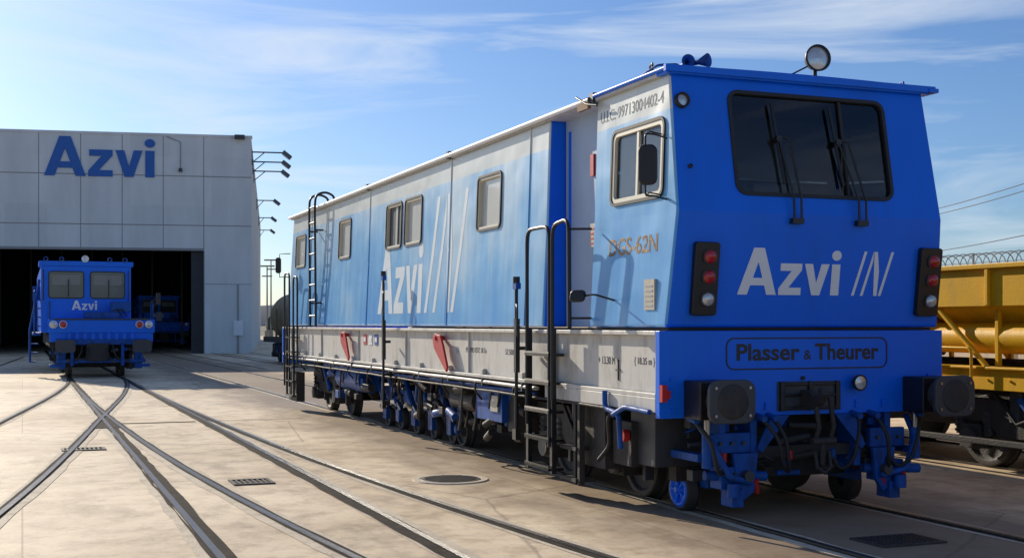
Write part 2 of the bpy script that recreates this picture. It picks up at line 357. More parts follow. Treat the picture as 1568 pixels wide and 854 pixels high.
rf.box(.09,.13,1.70,1.95,3.98,4.09,RB).tube([(.1,1.5,3.98),(.08,1.7,4.02),(.1,2.0,4.14)],.012,BLACK)
rf.obj()

sp=B('roof_spotlight',T)
c=Vector((1.83,.25,4.33))
sp.lathe([(-.10,.001),(-.09,.05),(-.05,.10),(.02,.125),(.05,.13),(.05,.115),(.03,.11)],c,(-.15,-1,.05),BLACK,28)
sp.lathe([(.028,.112),(.04,.07),(.045,.001)],c,(-.15,-1,.05),LENS,28)
sp.cyl((1.83,.27,4.1),(1.83,.27,4.24),.02,BLACK).box(1.77,1.89,.2,.33,4.1,4.15,BLACK)
sp.tube([(1.80,.3,4.28),(1.6,.3,4.18),(1.5,.4,4.14)],.008,BLACK)
sp.obj()
hn=B('air_horns',T)
for yy,l,dx in ((.28,.13,.55),(.36,.10,-.2)):
    hn.lathe([(-.10,.001),(-.10,.035),(-.04,.022),(.03,.025),(l,.065),(l,.052),(l-.04,.02)],(.46+(.07 if dx>0 else 0),yy,4.20),(dx,-1,.05),BLUEM,20)
hn.box(.40,.60,.26,.40,4.12,4.15,BLUEM).cyl((.49,.32,4.12),(.49,.32,4.20),.02,BLUEM)
hn.tube([(.42,.4,4.12),(.42,.4,4.2),(.25,.5,4.2),(.2,.9,4.12)],.012,BLUEM,fil=.05)
hn.tube([(.25,.6,4.12),(.25,.6,4.24),(.3,.75,4.24),(.3,.75,4.12)],.01,BLACK,fil=.03)
hn.tube([(2.9,.3,4.12),(2.9,.3,4.2),(2.98,.5,4.2),(2.98,.5,4.1)],.01,BLUEM,fil=.03)
hn.obj()
fl=B('lamp_clusters',T,bevel=.008)
for vc in (.44,2.92):
    o=Vector((vc,yf(2.2)-.0,2.2))
    fl.prism(rr(.25,.66,.03),o-FR.cross(FLUP)*.02,FR,FLUP,.08,BLACK)
fl.obj()
fl=B('lamp_lenses',T)
for vc in (.44,2.92):
    for k,(dz,mt) in enumerate(((.2,REDL),(.02,REDL),(-.18,LENS))):
        o=Vector((vc+.02,yf(2.2+dz),2.2+dz)); nn=FR.cross(FLUP)
        fl.prism(rr(.14,.115,.04),o+nn*.055,FR,FLUP,.02,DARKG)
        fl.lathe([(.05,.062),(.085,.058),(.10,.04),(.105,.001)],o,nn,mt,24)
fl.lathe([(-.02,.07),(.05,.07),(.05,.055),(.03,.05)],(.27,yf(3.8),3.8),(0,-1,.15),BLACK,24)
fl.lathe([(.03,.055),(.04,.001)],(.27,yf(3.8),3.8),(0,-1,.15),LENS,24)
fl.lathe([(-.02,.02),(.03,.018),(.035,.001)],(.3,yf(3.2),3.2),(0,-1,.15),BLACK,12)
fl.obj()
wp=B('wipers',T)
def fp(v,z,off): return Vector((v,yf(z)-off,z))
for a in (0,1):
    P0,P1=((1.36,1.27),(2.08,1.93))[a]; bl=((1.21,1.27),(1.85,1.92))[a]
    wp.tube([fp(P0-.03,2.74,.05),fp(P0-.035,2.95,.07),fp(P1-.03,3.5,.05)],.011,BLACK)
    wp.tube([fp(P0+.05,2.74,.05),fp(P0+.045,2.95,.07),fp(P1+.07,3.5,.06),fp(P1-.03,3.52,.05)],.011,BLACK)
    wp.tube([fp(bl[0],3.84,.025),fp(bl[1],3.08,.025)],.014,BLACK)
    wp.box(P0-.05,P0+.07,yf(2.74)-.06,yf(2.74)+.03,2.71,2.76,BLACK)
    wp.cyl(fp(P1-.03,3.5,.01),fp(P1-.03,3.5,.06),.03,BLACK)
wp.obj()
lt=B('front_lettering',T)
azvi(lt,(.80,yf(2.06),2.06),FR,FLUP,.43,1.11,WHITE)
logo(lt,(2.05,yf(2.06),2.06),FR,FLUP,.42,.46,WHITE)
lt.obj()

ch=B('chassis',T,bevel=.006)
ch.box(0,3.12,-.0,.08,.95,1.73,BLUE)
ch.box(.14,3.06,.10,1.6,1.731,1.759,DARK)
for sx in (0,1):
    X=lambda a,b:(a,b) if sx==0 else (3.12-b,3.12-a)
    def bx(a,b,*r): 
        p=X(a,b); ch.box(p[0],p[1],*r)
    bx(0,.3,.081,17.1,1.69,1.73,BEAM); bx(.07,.10,.081,17.1,1.17,1.69,BEAM); bx(0,.3,.081,17.1,1.13,1.17,BEAM)
    for k in range(6):
        y=2.4+k*2.8; bx(.045,.07,y,y+.02,1.17,1.69,BEAM)
    for k in range(11):
        y=2.9+k*1.3; bx(.02,.07,y+.4,y+.46,1.17,1.24,BEAM)
    bx(0,.12,.081,2.6,1.0,1.13,BEAM)
ch.box(.9,2.2,.1,17.0,1.0,1.6,DARK).box(.1,3.0,.09,17.05,1.6,1.688,DARK)
ch.box(0,3.12,17.1,17.18,.95,1.73,BLUE)
for y in (4.5,6.5,8.5,10.5,12.5): ch.box(.1,3.02,y,y+.15,1.05,1.6,DARK)
ch.obj()
pp=B('side_pipes',T)
for (z,x,r,m,y0,y1) in ((1.09,.0,.022,BEAM,2.8,16.8),(1.02,.06,.02,BLUEM,3,14),(.98,.0,.014,DARK,1,16)):
    pts=[]; y=y0
    while y<y1: pts.append((x+random.uniform(-.008,.008),y,z+random.uniform(-.006,.006))); y+=.8
    pp.tube(pts,r,m)
for y in [3.2+1.3*k for k in range(11)]:
    pp.box(-.025,.07,y,y+.035,1.04,1.13,DARKG); pp.tube([(.05,y+.2,1.13),(-.01,y+.3,1.05),(-.0,y+.3,.95),(.1,y+.35,.85)],.014,DARK,fil=.03)
pp.tube([(-.01,.75,.62),(-.03,.75,.95),(-.03,1.05,.98),(-.03,1.05,1.15)],.026,BLUEM,fil=.08)
pp.tube([(-.02,.15,1.0),(-.04,.6,1.02),(-.04,.85,.93)],.026,BLUEM,fil=.05)
pp.obj()
jk=B('jacking_brackets',T,bevel=.006)
for y in (6.1,11.4):
    jk.prism([(-.30,.18),(-.2,.24),(.02,.22),(.14,.08),(.32,-.20),(.27,-.26),(.2,-.22),(-.24,.04)],(-.02,y,1.42),LR,(0,0,1),.03,RED)
    jk.cyl((.07,y+.15,1.6),(-.07,y+.15,1.6),.03,RED)
jk.obj()
for (s,y,z,w_,h) in (('P/NUMO ESTC 18 Tn',5.35,1.43,.75,.065),('57.500 KG',3.95,1.43,.42,.065),('+ 13.30 M +',1.40,1.40,.45,.075),('{ 18.35 m }',.62,1.40,.40,.085)):
    text('beam_marking',s,T,(.070,y,z),LR,(0,0,1),w_,h,BLACK)
mk=B('beam_stickers',T)
for i,y in enumerate((10.3,9.95,9.6)): mk.box(.06,.0695,y,y+.2,1.45,1.62,(RED,WHITE,BLUEM)[i]).box(.055,.0599,y+.04,y+.16,1.5,1.57,WHITE)
mk.prism(circ(0,0,.05),(.069,5.7,1.45),LR,(0,0,1),.003,GREYT)
mk.prism(rr(.012,.2,.005),(.069,.95,1.35),LR,(0,0,1),.01,BLACK).prism(rr(.1,.012,.005),(.069,.95,1.35),LR,(0,0,1),.012,BLACK)
mk.obj()
npx=B('nameplate',T)
npx.ring(1.76,.27,.07,.012,(1.57,0,1.52),FR,(0,0,1),0,.006,BLACK)
npx.obj()
text('nameplate_lettering','Plasser',T,(.79,0,1.455),FR,(0,0,1),.68,.155,BLACK,bold=.024)
text('nameplate_lettering','&',T,(1.515,0,1.46),FR,(0,0,1),.085,.09,BLACK,bold=.014)
text('nameplate_lettering','Theurer',T,(1.64,0,1.455),FR,(0,0,1),.72,.155,BLACK,bold=.024)
hug(text('model_lettering','DGS-62N',T,(xl(2.45),1.27,2.45),LR,LUL,1.0,.17,ORANGE,bold=.015))
hug(text('fleet_number','U.I.C. 99713004402-4',T,(xl(3.80),1.56,3.80),LR,LUP,1.32,.115,GREYT,bold=.005))
sl=B('side_lettering',T)
azvi(sl,(xl(1.95)-.008,9.75,1.95),LR,(.040,0,1),1.05,2.35,FADE,dep=.002,lift=.0)
logo(sl,(xl(1.95)-.008,7.25,1.95),LR,(.040,0,1),1.62,1.75,FADE,dep=.002,lift=.0)
o=sl.obj()
bm=bmesh.new(); bm.from_mesh(o.data); bm.normal_update()
bmesh.ops.delete(bm,geom=[f for f in bm.faces if f.normal.x>-.7],context='FACES'); bm.to_mesh(o.data); bm.free(); hug(o,.002)
pl=B('data_plate',T); pl.box(.085,.115,.26,.46,1.92,2.2,PLATE); 
for k in range(5): pl.box(.082,.0849,.29,.43,1.95+.045*k,1.965+.045*k,GREYT)
pl.obj()

bf=B('buffers',T,bevel=.012,seg=3)
for vc in (.44,2.84):
    bf.box(vc-.20,vc+.20,-.30,-.001,.95,1.29,BLACK)
    bf.cyl((vc,-.46,1.12),(vc,-.30,1.12),.15,DARKG,24)
    bf.prism(rr(.46,.38,.10),(vc,-.46,1.12),FR,(0,0,1),.05,DARKG)
bf.obj()
bt=B('buffer_bolts',T)
for vc in (.44,2.84):
    bt.lathe([(0,.155),(.008,.15),(.012,.13),(.012,.001)],(vc,-.51,1.12),(0,-1,0),DARK,32)
    for a in (-.17,.17):
        for c_ in (-.12,.12): bt.cyl((vc+a,-.52,1.12+c_),(vc+a,-.51,1.12+c_),.014,STEEL,8)
for v in (.12,.75,1.1,2.1,2.4,2.95):
    for z in (1.02,1.3 if v in(.12,2.95) else 1.06): bt.cyl((v,-.02,z),(v,0,z),.018,BLUE,8)
bt.box(.0,.05,-.05,.0,1.1,1.25,RED).box(.02,.09,-.04,0,1.13,1.2,RED)
bt.obj()
cp=B('coupler',T,bevel=.006)
cp.box(1.22,1.92,-.012,.0,.99,1.26,DARKG)
for v in (1.24,1.55,1.85): cp.box(v,v+.05,-.04,-.012,.99,1.26,BLACK)
for z in (1.0,1.12,1.22): cp.box(1.24,1.9,-.03,-.012,z,z+.03,BLACK)
cp.prism([(-.05,-.08),(.2,-.08),(.3,-.03),(.36,.05),(.33,.12),(.27,.1),(.28,.04),(.2,.03),(.15,.08),(-.05,.08)],(1.54,0,1.1),(0,-1,0),(0,0,1),.07,DARK)
cp.tube([(1.5,-.2,1.12),(1.5,-.26,.85),(1.5,-.2,.72)],.025,DARK).tube([(1.66,-.2,1.12),(1.66,-.26,.85),(1.66,-.2,.72)],.025,DARK)
cp.cyl((1.45,-.22,.72),(1.7,-.22,.72),.035,DARK).cyl((1.575,-.22,.75),(1.575,-.2,.5),.03,DARK)
cp.tube([(1.5,-.2,.62),(1.5,-.23,.48),(1.575,-.24,.43),(1.65,-.23,.48),(1.65,-.2,.62)],.02,DARK)
cp.obj()
hl=B('beam_headlamp',T)
hl.lathe([(-.0,.03),(.04,.07),(.08,.078),(.09,.07),(.08,.06)],(2.08,-.02,1.24),(0,-1,0),BLACK,24)
hl.lathe([(.08,.065),(.09,.001)],(2.08,-.02,1.24),(0,-1,0),LENS,24)
hl.cyl((1.5,.01,1.29),(1.5,-.02,1.29),.02,RUBBER)
hl.obj()
hs=B('brake_hoses',T)
for v,dx,col in ((1.0,.1,RUBBER),(1.12,.06,RUBBER),(2.05,-.08,RUBBER),(2.25,.05,RUBBER),(.3,.1,RUBBER),(2.75,-.1,RUBBER)):
    hs.tube([(v,.02,.95),(v,-.12,.92),(v+dx,-.22,.75),(v+dx*1.6,-.2,.52),(v+dx*2.6,-.12,.42),(v+dx*3.2,-.06,.55)],.018,col,fil=.08)
    hs.cyl((v,-.14,.93),(v,.0,.95),.03,BLUEM)
    hs.cyl((v+dx*3.2,-.06,.55),(v+dx*3.2,-.06,.63),.028,RED if dx>.05 else BLUEM)
for v in (.95,2.35,2.6): hs.cyl((v,-.05,.38),(v+.03,-.05,.25),.035,RED,10,r2=.02)
hs.obj()
um=B('front_underframe',T,bevel=.008)
for v in (.62,.95,2.1,2.45):
    um.box(v,v+.07,.02,.3,.45,.95,BLUEM)
um.box(.55,2.6,.1,.22,.55,.66,DARK)
for s in (1,-1):
    c=1.6-s*.865
    um.box(c-.14,c+.14,-.06,.14,.30,.50,BLUEM).box(c-.05,c+.07,-.1,.1,.14,.30,BLUEM).box(c-.2,c+.2,.0,.06,.62,.8,BLUEM)
    um.prism([(-.12,0),(.14,0),(.1,-.35),(.0,-.42),(-.08,-.3)],(c+.1*s,-.02,.62),FR,(0,0,1),.05,BLUEM)
    um.tube([(c-.3*s,.1,.9),(c-.25*s,-.1,.7),(c-.1*s,-.14,.42),(c+.15*s,-.1,.36)],.03,BLUEM,fil=.05)
    um.cyl((c-.25,.05,.42),(c+.35,-.02,.40),.045,BLUEM)
    um.cyl((c-.05*s,-.12,.36),(c-.05*s,-.12,.24),.06,BLUEM,12).cyl((c+.1*s,-.15,.42),(c+.1*s,-.05,.42),.05,DARKG,12)
    um.box(c-.3*s-.05,c-.3*s+.05,.0,.5,.55,.62,BLUEM)
    um.cyl((c-.28*s,-.05,.95),(c-.28*s,-.05,.55),.03,STEEL).cyl((c-.28*s,-.05,.8),(c-.28*s,-.05,.5),.05,BLUEM)
    for q in (-.12,.0,.12): um.cyl((c+q,-.03,.71),(c+q,-.005,.71),.018,DARKG,8); um.cyl((c+q,-.085,.44),(c+q,-.06,.44),.014,DARKG,8)
    um.prism([(-.3,0),(-.1,0),(.05,-.3),(.0,-.34)],(1.6+s*.55,.01,.95),(s,0,0),(0,0,1),.03*s,BLUEM)
for i in range(60):
    v=random.uniform(.5,2.7); z=random.uniform(.38,.88); y=random.uniform(.05,.55); w=random.uniform(.02,.075)
    if i%2: um.box(v-w,v+w,y,y+w*1.5,z-w*.7,z+w*.7,random.choice((BLUEM,DARK,DARKG)))
    else: um.cyl((v-w*2,y,z),(v+w*2,y-.05,z+random.uniform(-.1,.1)),w*.5,random.choice((BLUEM,DARK,DARKG)),12)
um.box(.5,2.7,.6,.75,.3,1.0,DARK)
um.obj()
mw=B('measuring_wheels',T)
for s,x in ((-1,.66),(1,2.54)):
    mw.lathe([(-.06,.05),(-.06,.215),(-.03,.22),(-.02,.2),(.05,.198),(.055,.17),(.03,.15),(.03,.06)],(x,.75,.205),(s,0,0),DARK,32)
    mw.lathe([(.05,.17),(.062,.16),(.062,.13),(.04,.12),(.035,.05),(.08,.04),(.08,.001)],(x,.75,.205),(s,0,0),BLUE,32)
    for k in range(5):
        a=2*math.pi*k/5; mw.cyl((x+s*.045,.75,.205),(x+s*.045,.75+.13*math.cos(a),.205+.13*math.sin(a)),.02,BLUE,8)
    mw.box(x-.1*s-.03,x-.1*s+.03,.4,1.1,.25,.36,BLUEM).tube([(x+.02*s,.75,.3),(x+.0*s,.6,.75),(x,.5,.95)],.035,DARK)
mw.obj()
def bogie(par,yc,wb,cx=1.6,r=.39,nm='bogie'):
    b=B(nm,par,bevel=.008)
    for s in (-1,1):
        x=cx+s*1.10
        b.prism([(-wb/2-.45,.0),(-wb/2-.2,-.12),(-wb/2+.25,-.12),(-.45,-.3),(.45,-.3),(wb/2-.25,-.12),(wb/2+.2,-.12),(wb/2+.45,0),(wb/2+.4,.16),(.4,.16),(.3,.05),(-.3,.05),(-.4,.16),(-wb/2-.4,.16)],(x-(.05 if s>0 else -.05),yc,.72),(0,s,0),(0,0,1),.11,DARK)
        for ay in (-wb/2,wb/2):
            b.box(x-.11,x+.11,yc+ay-.17,yc+ay+.17,.26,.56,DARK); b.cyl((x+s*.11,yc+ay,.39),(x+s*.17,yc+ay,.39),.12,DARKG,18)
            for q in (-.24,.24):
                b.cyl((x+.02*s,yc+ay+q,.42),(x+.02*s,yc+ay+q,.72),.065,DARKG,12)
                for k in range(4): b.cyl((x+.02*s,yc+ay+q,.45+.065*k),(x+.02*s,yc+ay+q,.475+.065*k),.082,DARK,12)
            b.box(x-.04,x+.06,yc+ay-.5,yc+ay-.44,.25,.75,DARKG)
        for q in (-.2,.2): b.cyl((x,yc+q,.62),(x,yc+q,.98),.1,DARKG,14)
        b.cyl((x+s*.1,yc-.35,.5),(x+s*.12,yc+.05,.9),.045,BLUEM,12)
        b.tube([(x+s*.1,yc-wb/2-.1,.9),(x+s*.15,yc-.5,.8),(x+s*.12,yc+.1,.6),(x+s*.1,yc+.5,.95)],.02,RUBBER)
        for ay in (-wb/2,wb/2): wheel(b,cx+s*.865,yc+ay,r+.015,r,s)
    for ay in (-wb/2,wb/2): b.cyl((cx-.9,yc+ay,r),(cx+.9,yc+ay,r),.09,DARK,16)
    b.box(cx-1.0,cx+1.0,yc-.25,yc+.25,.6,.95,DARK)
    b.obj()
bogie(T,2.55,1.8); bogie(T,14.7,1.8)
eq=B('underframe_equipment',T,bevel=.01)
eq.box(.12,.75,4.2,5.1,.60,1.0,BLUEM).box(.10,.12,4.3,4.55,.72,.92,PLATE)
eq.box(.25,.8,.55,1.05,.45,1.05,DARKG).box(.18,.3,.9,1.3,.42,.85,DARK).box(.12,.5,1.35,2.1,.35,.98,DARK)
eq.tube([(.1,1.0,1.0),(.05,1.15,.9),(.1,1.2,.6),(.05,1.35,.45)],.022,RUBBER,fil=.08).cyl((.1,.95,.72),(.16,.95,.72),.06,RED,12)
eq.box(.2,.9,3.9,4.2,.5,1.1,DARK).box(.3,2.9,5.3,6.9,.75,1.1,DARK)
eq.cyl((.38,11.2,.82),(.38,12.9,.82),.23,BLUEM,24).cyl((.3,5.4,.78),(.3,6.3,.78),.14,DARK,20)
eq.box(2.4,3.0,4.2,12.8,.5,1.05,DARK)
eq.box(.6,2.6,7.4,11.2,.5,.72,BLUEM)
for y in (7.7,8.6,9.5,10.4,11.2):
    for s in (-1,1):
        x=1.6+s*.87
        eq.lathe([(-.05,.02),(-.05,.2),(.0,.19),(.05,.18),(.05,.14),(.02,.12),(.02,.05),(.07,.04),(.07,.001)],(x,y,.19),(s,0,0),DARK,24)
        eq.box(x-.04+.07*s,x+.04+.07*s,y-.1,y+.1,.15,.6,BLUEM)
        eq.cyl((x+.2*s,y-.3,.5),(x+.25*s,y+.15,1.05),.05,BLUEM,12).cyl((x+.16*s,y-.4,.38),(x+.2*s,y-.28,.52),.025,STEEL,10)
for (s,x) in ((-1,.62),(1,2.58)):
    wheel(eq,x+.1,7.25,.27,.25,s,DARK,BLUEM,.1)
for i in range(80):
    y=random.uniform(3.9,13.2); x=random.choice((random.uniform(.15,.6),random.uniform(.1,2.8))); z=random.uniform(.4,1.0); w=random.uniform(.03,.12)
    if i%2: eq.box(x-w*.6,x+w*.6,y-w,y+w,z-w*.6,z+w*.6,random.choice((BLUEM,DARK,DARK,DARK,DARKG)))
    else: eq.cyl((x,y-w*1.5,z),(x+random.uniform(-.05,.05),y+w*1.5,z+random.uniform(-.1,.1)),w*.6,random.choice((BLUEM,DARK,DARK,DARKG)),12)
for i in range(22):
    y=random.uniform(3.9,13.0); x=random.uniform(.05,.5); z=random.uniform(.55,1.0)
    eq.tube([(x,y,1.1),(x-.02,y+.05,z),(x+.05,y+.35,z-.2),(x+.2,y+.6,z-.1),(x+.2,y+.7,1.1)],.016,random.choice((DARKG,RUBBER,DARK)),fil=.1)
for i in range(10):
    y=4.0+i*.95; eq.tube([(.18,y,1.02),(.3,y+.5,.55+.1*(i%3)),(.5,y+.9,.5)],.026,DARK if i%2 else BLUEM)
eq.obj()
ld=B('access_ladders',T)
X=-.07
for y in (2.20,2.86):
    ld.box(X-.03,X+.02,y-.03,y+.03,.22,1.75,BLACK)
for k,z in enumerate((.25,.55,.85,1.15,1.45)):
    ld.box(X-.06,X+.12,2.2,2.86,z,z+.03,BLACK); ld.box(X-.06,X-.045,2.2,2.86,z,z+.05,STEEL if k>1 else BLACK)
for y in (2.0,2.1): ld.box(.0,.06,y-.3,y-.25,.15,1.0,DARK)
ld.box(-.02,.2,1.75,2.15,.18,.22,DARK).box(-.02,.2,1.75,2.15,.5,.54,DARK)
for y in (15.6,16.3):
    ld.box(X-.02,X+.02,y-.025,y+.025,.3,1.75,BLACK)
for z in (.3,.6,.9,1.2,1.5): ld.box(X-.04,X+.1,15.6,16.3,z,z+.03,BLACK)
ld.box(-.02,.15,15.55,16.35,.2,.8,DARK)
ld.obj()
hr=B('handrails',T)
def loop(y0,y1,zb0,zb1,zt,x=-.10,r=.022,m=BLACK): hr.tube([(x,y0,zb0),(x,y0,zt),(x,y1,zt),(x,y1,zb1)],r,m,fil=.14)
loop(2.86,2.24,.7,.5,2.82)
hr.tube([(-.10,2.16,1.0),(-.10,2.16,2.82),(-.11,1.72,2.86),(-.11,1.70,1.75)],.022,BLACK,fil=.14)
hr.tube([(-.1,1.70,2.75),(.09,1.6,2.75)],.012,BLACK); hr.tube([(-.1,1.7,1.85),(.09,1.62,1.85)],.012,BLACK)
loop(16.4,15.9,.5,.5,2.85,r=.02); loop(15.5,15.1,1.0,1.0,2.75,r=.02)
for y in (13.85,14.35): hr.tube([(0,y,1.75),(-.02,y,4.05),(.0,y,4.28),(.2,y,4.34),(.36,y,4.26),(.36,y,4.12)],.023,BLACK,fil=.12)
for k in range(8): hr.tube([(-.01,13.85,1.95+.3*k),(-.01,14.35,1.95+.3*k)],.018,BLACK)
for z in (2.2,3.6):
    for y in (13.85,14.35): hr.tube([(0,y,z),(.15,y,z)],.018,BLACK)
hr.obj()
ps=B('signal_posts',T)
for (y,zt) in ((8.65,2.50),(3.15,2.22)):
    ps.cyl((-.11,y,.55),(-.11,y,zt),.02,BLACK,10); ps.box(-.14,-.08,y-.06,y+.04,zt-.04,zt+.03,BLUEM)
    ps.cyl((-.11,y,zt+.03),(-.11,y,zt+.1),.04,BLACK)
    ps.tube([(-.11,y,zt-.2),(-.14,y-.10,zt-.25),(-.14,y-.10,zt-.5),(-.1,y,zt-.6)],.012,BLACK,fil=.05)
    ps.box(-.13,-.08,y-.03,y+.03,1.25,1.85,BLACK); ps.box(-.12,.0,y-.02,y+.02,1.5,1.54,BLACK); ps.box(-.12,.06,y-.02,y+.02,1.0,1.04,BLACK); ps.box(-.14,-.08,y-.05,y+.05,.5,.62,BLACK)
ps.obj()
mr=B('wing_mirrors',T,bevel=.02,seg=3)
mr.prism(rr(.17,.36,.06),(-.08,.06,3.2),(.8,-.6,0),(0,0,1),.06,BLACK)
mr.prism(rr(.12,.34,.05),(-.12,16.95,3.05),(.9,-.4,0),(0,0,1),.06,RUBBER)
mr.prism(rr(.16,.12,.04),(-.16,1.36,2.06),(.6,-.8,0),(.2,0,1),.06,BLACK)
mr.obj()
mb=B('mirror_brackets',T)
for z in (3.48,2.93):
    mb.tube([(.14,.12,z-.02),(-.02,.06,z),(-.11,.06,z),(-.11,.06,3.3 if z>3.2 else 3.1)],.009,BLACK,fil=.03)
    mb.tube([(.14,.22,z+.03),(-.02,.16,z+.04),(-.09,.08,z)],.007,BLACK)
mb.tube([(.1,1.1,2.02),(-.1,1.15,2.08),(-.14,1.34,2.06)],.010,BLACK,fil=.05)
mb.tube([(.1,16.8,3.3),(-.1,16.95,3.3),(-.1,16.95,3.1)],.01,BLACK); mb.tube([(.1,16.8,2.8),(-.1,16.95,2.8),(-.1,16.95,3.0)],.01,BLACK)
mb.obj()

# ============================================================ SECOND / THIRD RAIL VEHICLES
def small_machine(nm,loc,L):
    e=empty(nm,loc,TH)
    b=B('cab',e,bevel=.03)
    b.box(-1.75,1.15,.9,L,1.5,3.78,BLUE)
    b.obj()
    b=B('cab_front',e,bevel=.015)
    b.box(-1.82,1.22,.82,2.5,3.76,3.92,BLUE); b.box(-1.7,1.10,.86,.9,1.7,3.75,BLUE)
    for x0,x1 in ((-1.53,-.37),(-.20,.96)):
        b.ring(x1-x0-.08,.86,.08,.035,((x0+x1)/2,.86,3.12),FR,(0,0,1),-.02,.03,BLACK)
        b.prism(rr(x1-x0-.08,.86,.08),((x0+x1)/2,.86,3.12),FR,(0,0,1),.012,GLASSD)
        b.prism([(-.45,.0),(.45,.0),(.45,.33),(-.45,.33)],((x0+x1)/2,.846,3.12),FR,(0,0,1),.003,pm('cab_blind',(.2,.21,.19),.4))
    b.box(-.9,-.87,.8,.86,2.72,3.3,BLACK).box(.4,.43,.8,.86,2.72,3.3,BLACK)
    for x in (-1.6,-1.1,.45,.95): b.lathe([(0,.05),(.06,.08),(.08,.08),(.07,.06)],(x,.8,3.98),(0,-1,0),BLUEM,14)
    b.cyl((-.35,.85,3.92),(-.35,.85,4.05),.03,BLUEM).lathe([(0,.1),(.1,.12),(.1,.1),(.08,.001)],(-.35,.85,4.0),(0,-1,0),LENS,16)
    for x in (-1.68,1.05): b.tube([(x,.8,2.6),(x,.72,2.6),(x,.72,3.6),(x,.8,3.6)],.02,BLACK,fil=.04)
    azvi(b,(-.78,.858,2.27),FR,(0,0,1),.32,.82,WHITE,dep=.01)
    b.obj()
    b=B('platform',e,bevel=.02)
    b.box(-1.5,1.8,0,1.2,1.2,1.72,BLUE); b.box(-1.2,1.3,.1,.88,1.72,1.98,BLUE)
    b.box(-1.55,1.85,-.06,.0,1.5,1.95,BLUE); b.box(-1.5,1.5,.4,L,1.0,1.45,DARK)
    for k in range(9): b.box(-.95+.25*k,-.82+.25*k,-.1,-.06,1.28,1.5,BLUE)
    b.box(-1.3,1.6,-.09,-.055,1.1,1.3,BLUEM).box(-1.4,1.7,-.12,-.06,1.93,1.98,DARKG)
    b.box(-1.25,-1.0,-.03,.3,.3,1.2,BLUEM).box(1.2,1.45,-.03,.3,.3,1.2,BLUEM).box(-1.3,1.55,-.1,.1,.5,.62,BLUEM).box(-.35,.35,-.15,.1,.55,1.15,DARK)
    b.box(-1.5,-1.1,-.05,.4,.35,.45,BLUEM).box(1.3,1.7,-.05,.4,.35,.45,BLUEM)
    for x in (-.8,.8): b.box(x-.05,x+.05,-.2,.0,.4,1.1,BLUEM)
    b.box(-.4,.75,.15,.6,1.98,2.2,BLUEM).box(.45,1.1,.15,.6,2.2,2.55,BLUEM)
    for k in range(16): x=random.uniform(-1.3,1.5); z=random.uniform(.45,1.15); b.box(x-.07,x+.07,-.12,.2,z-.05,z+.05,random.choice((BLUEM,DARK,DARKG)))
    b.obj()
    b=B('lamps_and_buffers',e)
    for x in (-1.38,-1.08,1.35,1.65):
        b.lathe([(-.05,.12),(.05,.13),(.06,.11)],(x,-.1,1.78),(0,-1,0),WHITE,20); b.lathe([(.05,.11),(.07,.001)],(x,-.1,1.78),(0,-1,0),LENS if x in(-1.38,1.65) else REDL,20)
    for x in (-1.02,1.40):
        b.prism(rr(.62,.42,.1),(x,-.5,1.06),FR,(0,0,1),.08,DARKG); b.cyl((x,-.45,1.06),(x,.0,1.06),.15,BLACK)
    for x in (-.5,-.3,.3,.5): b.tube([(x,-.05,1.1),(x,-.25,.9),(x*1.3,-.25,.6),(x*1.5,-.1,.7)],.03,RUBBER,fil=.08)
    for x in (.5,.65): b.tube([(x,.3,1.98),(x,.15,2.25),(x+.15,.1,2.3),(x+.3,.15,2.05)],.02,RUBBER,fil=.08)
    for x in (-1.5,1.8): b.tube([(x,.05,1.7),(x,.05,2.55),(x,.8,2.55),(x,.8,1.7)],.022,BLUEM,fil=.1)
    b.tube([(1.75,.05,2.5),(1.95,-.05,2.75),(1.95,-.05,2.5)],.02,BLACK); b.box(1.90,2.04,-.08,-.02,2.45,2.85,BLACK); b.box(1.9,2.08,-.1,.1,1.9,2.2,BLACK)
    b.obj()
    b=B('side_stairs',e)
    for y in (1.2,1.7):
        b.tube([(-2.1,y,.5),(-2.1,y,1.6),(-1.85,y,2.9),(-1.8,y,3.3)],.04,BLUEM)
    for k in range(8): b.box(-2.15+.04*k,-1.9+.04*k,1.2,1.7,.5+.3*k,.54+.3*k,BLUEM)
    b.tube([(-1.95,.9,1.5),(-1.95,.9,2.9),(-1.95,4,2.9),(-1.95,4,1.5)],.03,BLUEM,fil=.1); b.box(-2.0,-1.76,.9,6,1.4,1.5,BLUEM)
    b.box(-2.0,-1.76,2.2,2.5,2.6,3.1,BLUEM)
    b.obj()
    bogie(e,1.9,1.8,cx=0,r=.42); bogie(e,L-2,1.8,cx=0,r=.42)
    return e
small_machine('track_maintenance_vehicle.001',W(-2.92,34.0),14)
small_machine('track_maintenance_vehicle.002',W(4.6,86),12)

# ============================================================ HOPPER WAGON
hw=empty('hopper_wagon',W(6.9,0),TH)
b=B('hopper_body',hw,bevel=.01)
def hop(y0,y1):
    b.loft([[(-.7,y0+.5,1.45),(.7,y0+.5,1.45),(.7,y1-.5,1.45),(-.7,y1-.5,1.45)],[(-1.35,y0,2.0),(1.35,y0,2.0),(1.35,y1,2.0),(-1.35,y1,2.0)]],YEL)
    b.box(-1.42,1.42,y0-.03,y1+.03,2.0,2.45,YEL)
    b.box(-1.48,1.48,y0-.06,y1+.06,2.45,2.51,YEL)
    y=y0
    while y<y1+.01: b.box(-1.47,-1.42,y-.03,y+.03,2.01,2.45,YEL); b.box(1.42,1.47,y-.03,y+.03,2.01,2.45,YEL); y+=(y1-y0)/3
hop(-5.4,-.9); hop(-.6,3.2); hop(3.5,8)
b.obj()
b=B('wagon_frame',hw,bevel=.008)
